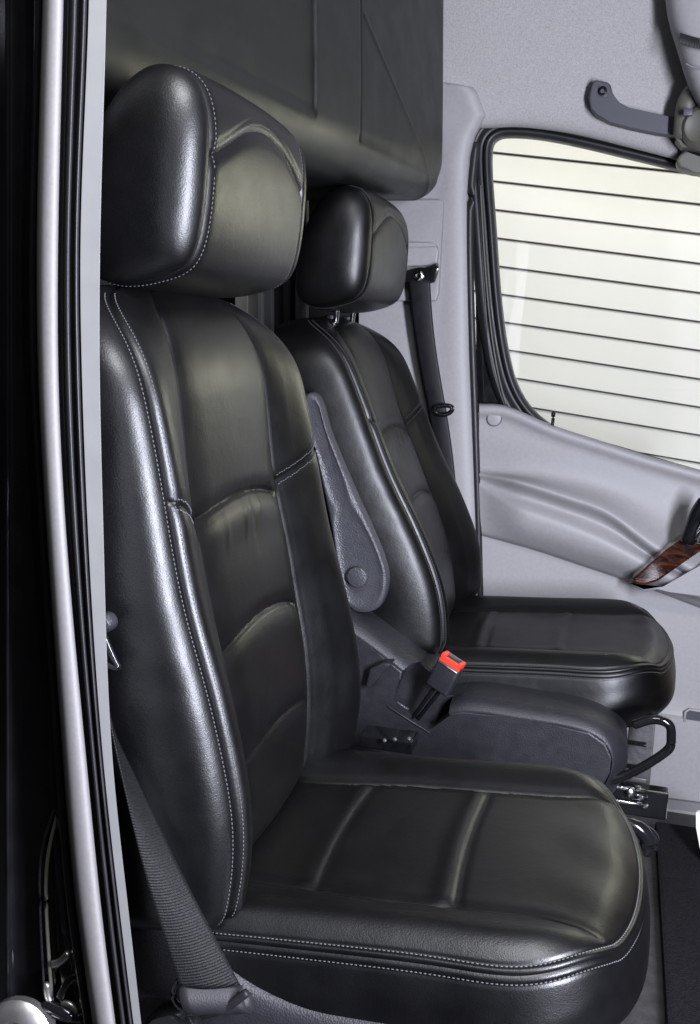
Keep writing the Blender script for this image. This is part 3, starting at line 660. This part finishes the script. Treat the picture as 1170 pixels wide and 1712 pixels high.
tube(curve(pts([(726, 683), (748, 678), (756, 682), (753, 689), (730, 691)], 2.262), 30, True), .0055, GLOSS_B, 'belt_stop', fbelt)

# ------------------------------------------------------------------ far door
dr = thing('van_door', (.2, 2.36, -.05), 'grey side door with armrest, walnut pull and black framed window beyond the far seat', 'door')
# trim in strips along the door: rows follow pixel curves given at a set of columns
cx = [800, 840, 900, 960, 1020, 1080, 1130, 1170, 1230]
c0 = [676, 678, 702, 724, 743, 762, 776, 787, 803]          # sill
cB = [785, 788, 793, 803, 819, 836, 850, 880, 910]          # start of the outward roll
cT = [790, 795, 806, 822, 843, 878, 905, 925, 950]
cA = [794, 801, 817, 837, 861, 908, 942, 965, 985]          # front edge of the roll
cM = [800, 817, 837, 857, 882, 924, 952, 972, 992]
cC = [806, 833, 856, 877, 903, 936, 962, 980, 1000]         # lower lip of the pull recess
cD = [892, 903, 920, 940, 960, 981, 999, 1014, 1034]        # lower edge
bx = np.linspace(801, 1230, 130)
prot = dict(c0=.0, cB=.010, cT=.040, cA=.056, cM=.034, cC=.060, cD=.022)
fadeL = sm(bx, 790, 880) * .8 + .2
rowsP = []; YD = 2.345
keys = [(c0, .0, 0), (c0, .014, 5), (c0, .016, 14), (c0, .010, 40)]
def dcurve(c): return spline(cx, c, bx)
s0 = dcurve(c0)
lst = [(s0 - 1, np.full(130, -.03)), (s0 + .5, np.full(130, .004)), (s0 + 5, np.full(130, .013)), (s0 + 14, np.full(130, .014)), (s0 + 22, np.full(130, .006)), (s0 * .5 + dcurve(cB) * .5, np.full(130, .004)), (dcurve(cB), .010 * fadeL)]
lst += [(dcurve(cT), .040 * fadeL), (dcurve(cA), .066 * fadeL), (dcurve(cM), .036 * fadeL), (dcurve(cC), .060 * fadeL), (dcurve(cC) + 10, .066 * fadeL), (dcurve(cC) * .5 + dcurve(cD) * .5, .062 * fadeL), (dcurve(cD) - 8, .030 * fadeL + .004), (dcurve(cD), .014 * fadeL + .002), (dcurve(cD) + 1, -.02 + 0 * fadeL)]
G = np.array([[at(bx[i], yv[i], YD - pv[i]) for i in range(130)] for yv, pv in lst])
Gd = np.stack([curve(G[:, i], 150) for i in range(130)], 1)
_k = np.array([1, 2, 3, 4, 3, 2, 1.]); _k /= _k.sum()
_y = Gd[..., 1].copy()
for _ in range(2): _y[8:] = np.stack([np.convolve(np.pad(_y[:, i], 3, mode='edge'), _k, 'valid') for i in range(130)], 1)[8:]
_y = np.stack([np.convolve(np.pad(r, 3, mode='edge'), _k, 'valid') for r in _y]); Gd[8:144, :, 1] = _y[8:144]
grid('door_card', Gd, LILAC, dr)
# rear edge of the card
ed_ = Gd[:, 0]; grid('card_edge', np.stack([ed_, ed_ + [-.002, .004, 0], ed_ + [-.002, .05, 0]], 1), LILACD, dr)
low = []
for yv, pv in ((dcurve(cD) - 6, .0), (dcurve(cD) + 40, .0), (dcurve(cD) + 160, .0), (np.full(130, 1180) + (bx - 1090) * .14, .0), (np.full(130, 1190) + (bx - 1090) * .14, .004), (np.full(130, 1196) + (bx - 1090) * .14, .014), (np.full(130, 1330) + (bx - 1090) * .13, .010), (np.full(130, 1333) + (bx - 1090) * .13, -.01)):
    low.append([at(bx[i], yv[i], 2.352 - pv) for i in range(130)])
grid('lower_card', np.array(low), LILAC2, dr).data.set_sharp_from_angle(angle=radians(35))
prism('pocket_recess', pts([(1146, 1190), (1152, 1186), (1215, 1196), (1215, 1216), (1146, 1204)], 2.340), pts([(1146, 1190), (1152, 1186), (1215, 1196), (1215, 1216), (1146, 1204)], 2.36), LILACD, dr, .003)
tube(pts([(1144, 1206), (1146, 1190), (1153, 1186), (1215, 1197)], 2.339), .003, LILAC2, 'pocket_rim', dr)
grid('sill_step', np.array([[at(x, y + (x - 1090) * .13, Y) for x in np.linspace(1000, 1230, 10)] for y, Y in ((1331, 2.36), (1338, 2.345), (1346, 2.325), (1349, 2.318), (1352, 2.316), (1400, 2.310))]), LILAC, dr).data.set_sharp_from_angle(angle=radians(25))
lathe('screw_cover', at(826, 700, YD - .0085), (0, -1, 0), [(-.004, .0165), (.0, .0165), (.0012, .0155), (.0016, .0145), (.0016, 0)], LILAC, dr, 32)
lathe('screw_ring', at(826, 700, YD - .0086), (0, -1, 0), [(-.004, .0180), (.0003, .0180), (.0003, .0166), (-.004, .0166)], LILACD, dr, 32)
tube(curve(pts([(923, 713), (924.5, 700), (925, 690)], 2.350), 8), np.array([.004] * 5 + [.005] * 3), GLOSS_B, 'lock_pin', dr)
# walnut pull
wt = pts([(1056, 968), (1062, 976), (1078, 979), (1100, 972), (1170, 922), (1230, 880), (1225, 842), (1170, 880), (1120, 914)], 2.235)
prism('wood_pull', wt, wt + [0, .05, 0], WOOD, dr, .006, 4)
plate('pull_surround', [(1048, 972), (1075, 990), (1110, 985), (1180, 940), (1240, 900), (1240, 960), (1170, 1000), (1120, 990), (1060, 980)], 2.262, .06, LILAC, dr, .006, 3)
tube(curve(pts([(1150, 906), (1160, 880), (1168, 858), (1180, 840)], 2.212), 14), .018, GLOSS_B, 'door_handle', dr)
tube(curve(pts([(1166, 905), (1176, 890), (1190, 880)], 2.200), 10), .010, CHROME, 'handle_insert', dr)
# window
wi = [(829, 700), (849, 615), (836, 530), (826, 420), (820, 300), (819, 256), (823, 238), (832, 229), (850, 226), (890, 228), (950, 238), (1040, 258), (1130, 280), (1240, 306)]
wi = [(925, 716), (893, 690), (872, 662), (858, 630), (848, 590), (840, 540), (832, 460), (825, 360), (820, 290), (819.5, 256), (823, 238), (833, 229), (850, 226), (890, 228), (950, 238), (1040, 259), (1130, 281), (1240, 308)]
wc = curve(pts(wi, 2.375), 200)
def offs(P, d):                                          # offset outward in the plane of the window
    T = np.gradient(P, axis=0); T /= np.linalg.norm(T, axis=1, keepdims=True); Nn = np.stack([-T[:, 2], 0 * T[:, 0], T[:, 0]], -1); return P + Nn * d
if offs(wc, .01)[150, 2] < wc[150, 2]: sgn = -1
else: sgn = 1
gb = [offs(wc, sgn * d) + [0, y, 0] for d, y in ((-.002, .03), (-.002, .0), (.002, -.010), (.008, -.013), (.013, -.008), (.017, .004), (.025, .002), (.032, -.008), (.040, -.010), (.052, .0), (.06, .03))]
gg = np.stack([curve(np.array(gb)[:, i], 48) for i in range(200)], 0)
grid('window_seal', gg, RUBBER, dr)
ff = [offs(wc, sgn * d) + [0, y, 0] for d, y in ((.03, .01), (.075, .008), (.10, .03))]
plate('door_frame', [(797, 690), (795, 500), (786, 330), (790, 262), (800, 232), (812, 214), (818, 300), (830, 480), (848, 640), (880, 700)], 2.388, .02, GLOSS_B, dr, .002, 1)
tube(curve(pts([(800, 300), (806, 420), (812, 520), (822, 610), (846, 684)], 2.368), 40), .0035, RUBBER, 'seal_lip', dr)
tube(curve(pts([(803, 310), (812, 460), (822, 560), (836, 640), (846, 676)], 2.360), 40), .0022, TAUPE, 'seal_lip', dr)
pane = pts([(795, 205), (1260, 215), (1260, 830), (930, 760), (800, 690)], 2.392)
mk('window_pane', np.concatenate([pane, pane + [0, .004, 0]]), [(0, 1, 2, 3, 4), (9, 8, 7, 6, 5)], GLASS, dr, smooth=False)
tube(curve(pts([(893, 690), (926, 716), (1000, 738), (1090, 764), (1170, 787), (1240, 806)], 2.372), 40), .0022, RUBBER, 'glass_wiper', dr)
tube(curve(pts([(796, 240), (787, 330), (789, 560), (794, 700), (800, 900), (804, 1060)], 2.335), 60), .0085, RUBBER, 'door_seal', dr)
# ------------------------------------------------------------------ grab handle, visor console, front pillar trim
gh = thing('grab_handle', at(1060, 195, 2.28), 'grey grab handle on the headliner above the door window', 'grab handle')
gp = pts([(984, 163), (989, 141), (995, 133), (1016, 137), (1021, 142), (1025, 163), (1034, 174), (1052, 180), (1088, 188), (1150, 199), (1150, 230), (1100, 222), (1056, 213), (1018, 203), (997, 193), (987, 181)], 2.266)
prism('handle_bar', gp, gp + [0, .036, 0], LILACD, gh, .0035, 3)
plate('screw_plate', [(999, 143), (1013, 143), (1015, 163), (1001, 160)], 2.264, .01, LILACD, gh, .002)
lathe('screw', at(1007, 152, 2.2635), (-.1, -1, 0), [(-.002, .0095), (.001, .0095), (.002, .006), (-.001, .004), (-.001, 0)], GLOSS_B, gh, 20)
fm_ = thing('handle_mount', at(1150, 220, 2.15), 'rounded olive grey mount at the front end of the grab handle', 'handle mount')
tube(curve(pts([(1140, 226), (1144, 196), (1152, 170), (1168, 152), (1186, 140)], 2.235), 30), np.linspace(.018, .028, 30), TAUPE, 'arched_arm', fm_)
lathe('end_boss', at(1174, 212, 2.215), (-.35, -1, -.1), [(-.03, .046), (0, .044), (.012, .038), (.018, .030), (.012, .022), (.012, 0)], TAUPE, fm_, 32)
box('catch', at(1150, 188, 2.19), (.018, .012, .014), LILACD, fm_, .003)
plate('foot', [(1128, 232), (1150, 226), (1230, 240), (1230, 262), (1140, 246)], 2.24, .05, TAUPE, fm_, .005)
ap = thing('front_pillar_trim', at(1160, 265, 2.27), 'olive grey corner trim covering the front end of the window top', 'trim')
plate('corner_trim', [(1130, 268), (1136, 258), (1158, 242), (1240, 258), (1240, 300), (1160, 287), (1136, 281)], 2.275, .06, TAUPE, ap, .006, 3)
tube(curve(pts([(1150, 252), (1180, 262), (1240, 268)], 2.272), 10), .0025, GLOSS_B, 'trim_gap', ap)
vc = thing('sun_visor_console', at(1160, 60, 1.86), 'rounded grey overhead console with a ribbed seam in the top right corner', 'overhead console')
co_ = [(1112, -60), (1117, 0), (1124, 34), (1134, 66), (1144, 100), (1154, 130), (1166, 156), (1182, 176), (1215, 190), (1300, 200)]
cl_ = curve(pts(co_, 2.13), 60)
rws = [cl_ + [0, .20, .06], cl_ + [-.0, .06, .0], cl_ + [.004, .02, .0], cl_ + [.012, .004, .006], cl_ + [.03, -.004, .012], cl_ + [.10, -.01, .03], cl_ + [.30, -.012, .08]]
grid('console_skin', np.stack([curve(np.array(rws)[:, i], 40) for i in range(60)], 1), LILAC, vc)
r0_ = curve(pts([(1137, 66), (1150, 70), (1172, 76), (1230, 88)], 2.108), 30)
for i in range(26):
    p = r0_[i]; tube([p + [0, -.004, .010], p + [.001, -.004, -.008]], .0016, RUBBER, 'seam_rib', vc, 6)
tube(curve(pts([(1146, 106), (1158, 112), (1172, 114), (1230, 122)], 2.110), 20), .0012, TRIM, 'seam_line', vc)

# ------------------------------------------------------------------ floor things
fmat = thing('floor_mat', (.6, 1.8, -.02), 'charcoal carpet floor mat in the foot well at the lower right', 'floor mat')
box('carpet', (.68, 1.62, -.012), (1.06, 1.16, .022), CARPET, fmat, .008)
pa = thing('paper_sheet', at(1168, 1385, 1.95), 'white folded paper cut off by the right edge above the floor mat', 'paper')
pl_ = pts([(1163, 1358), (1200, 1362), (1240, 1390), (1240, 1470), (1178, 1440), (1170, 1418), (1163, 1385)], 2.02)
prism('folded_sheet', pl_, pl_ + [.004, .012, 0], PAPER, pa, .001, 1)
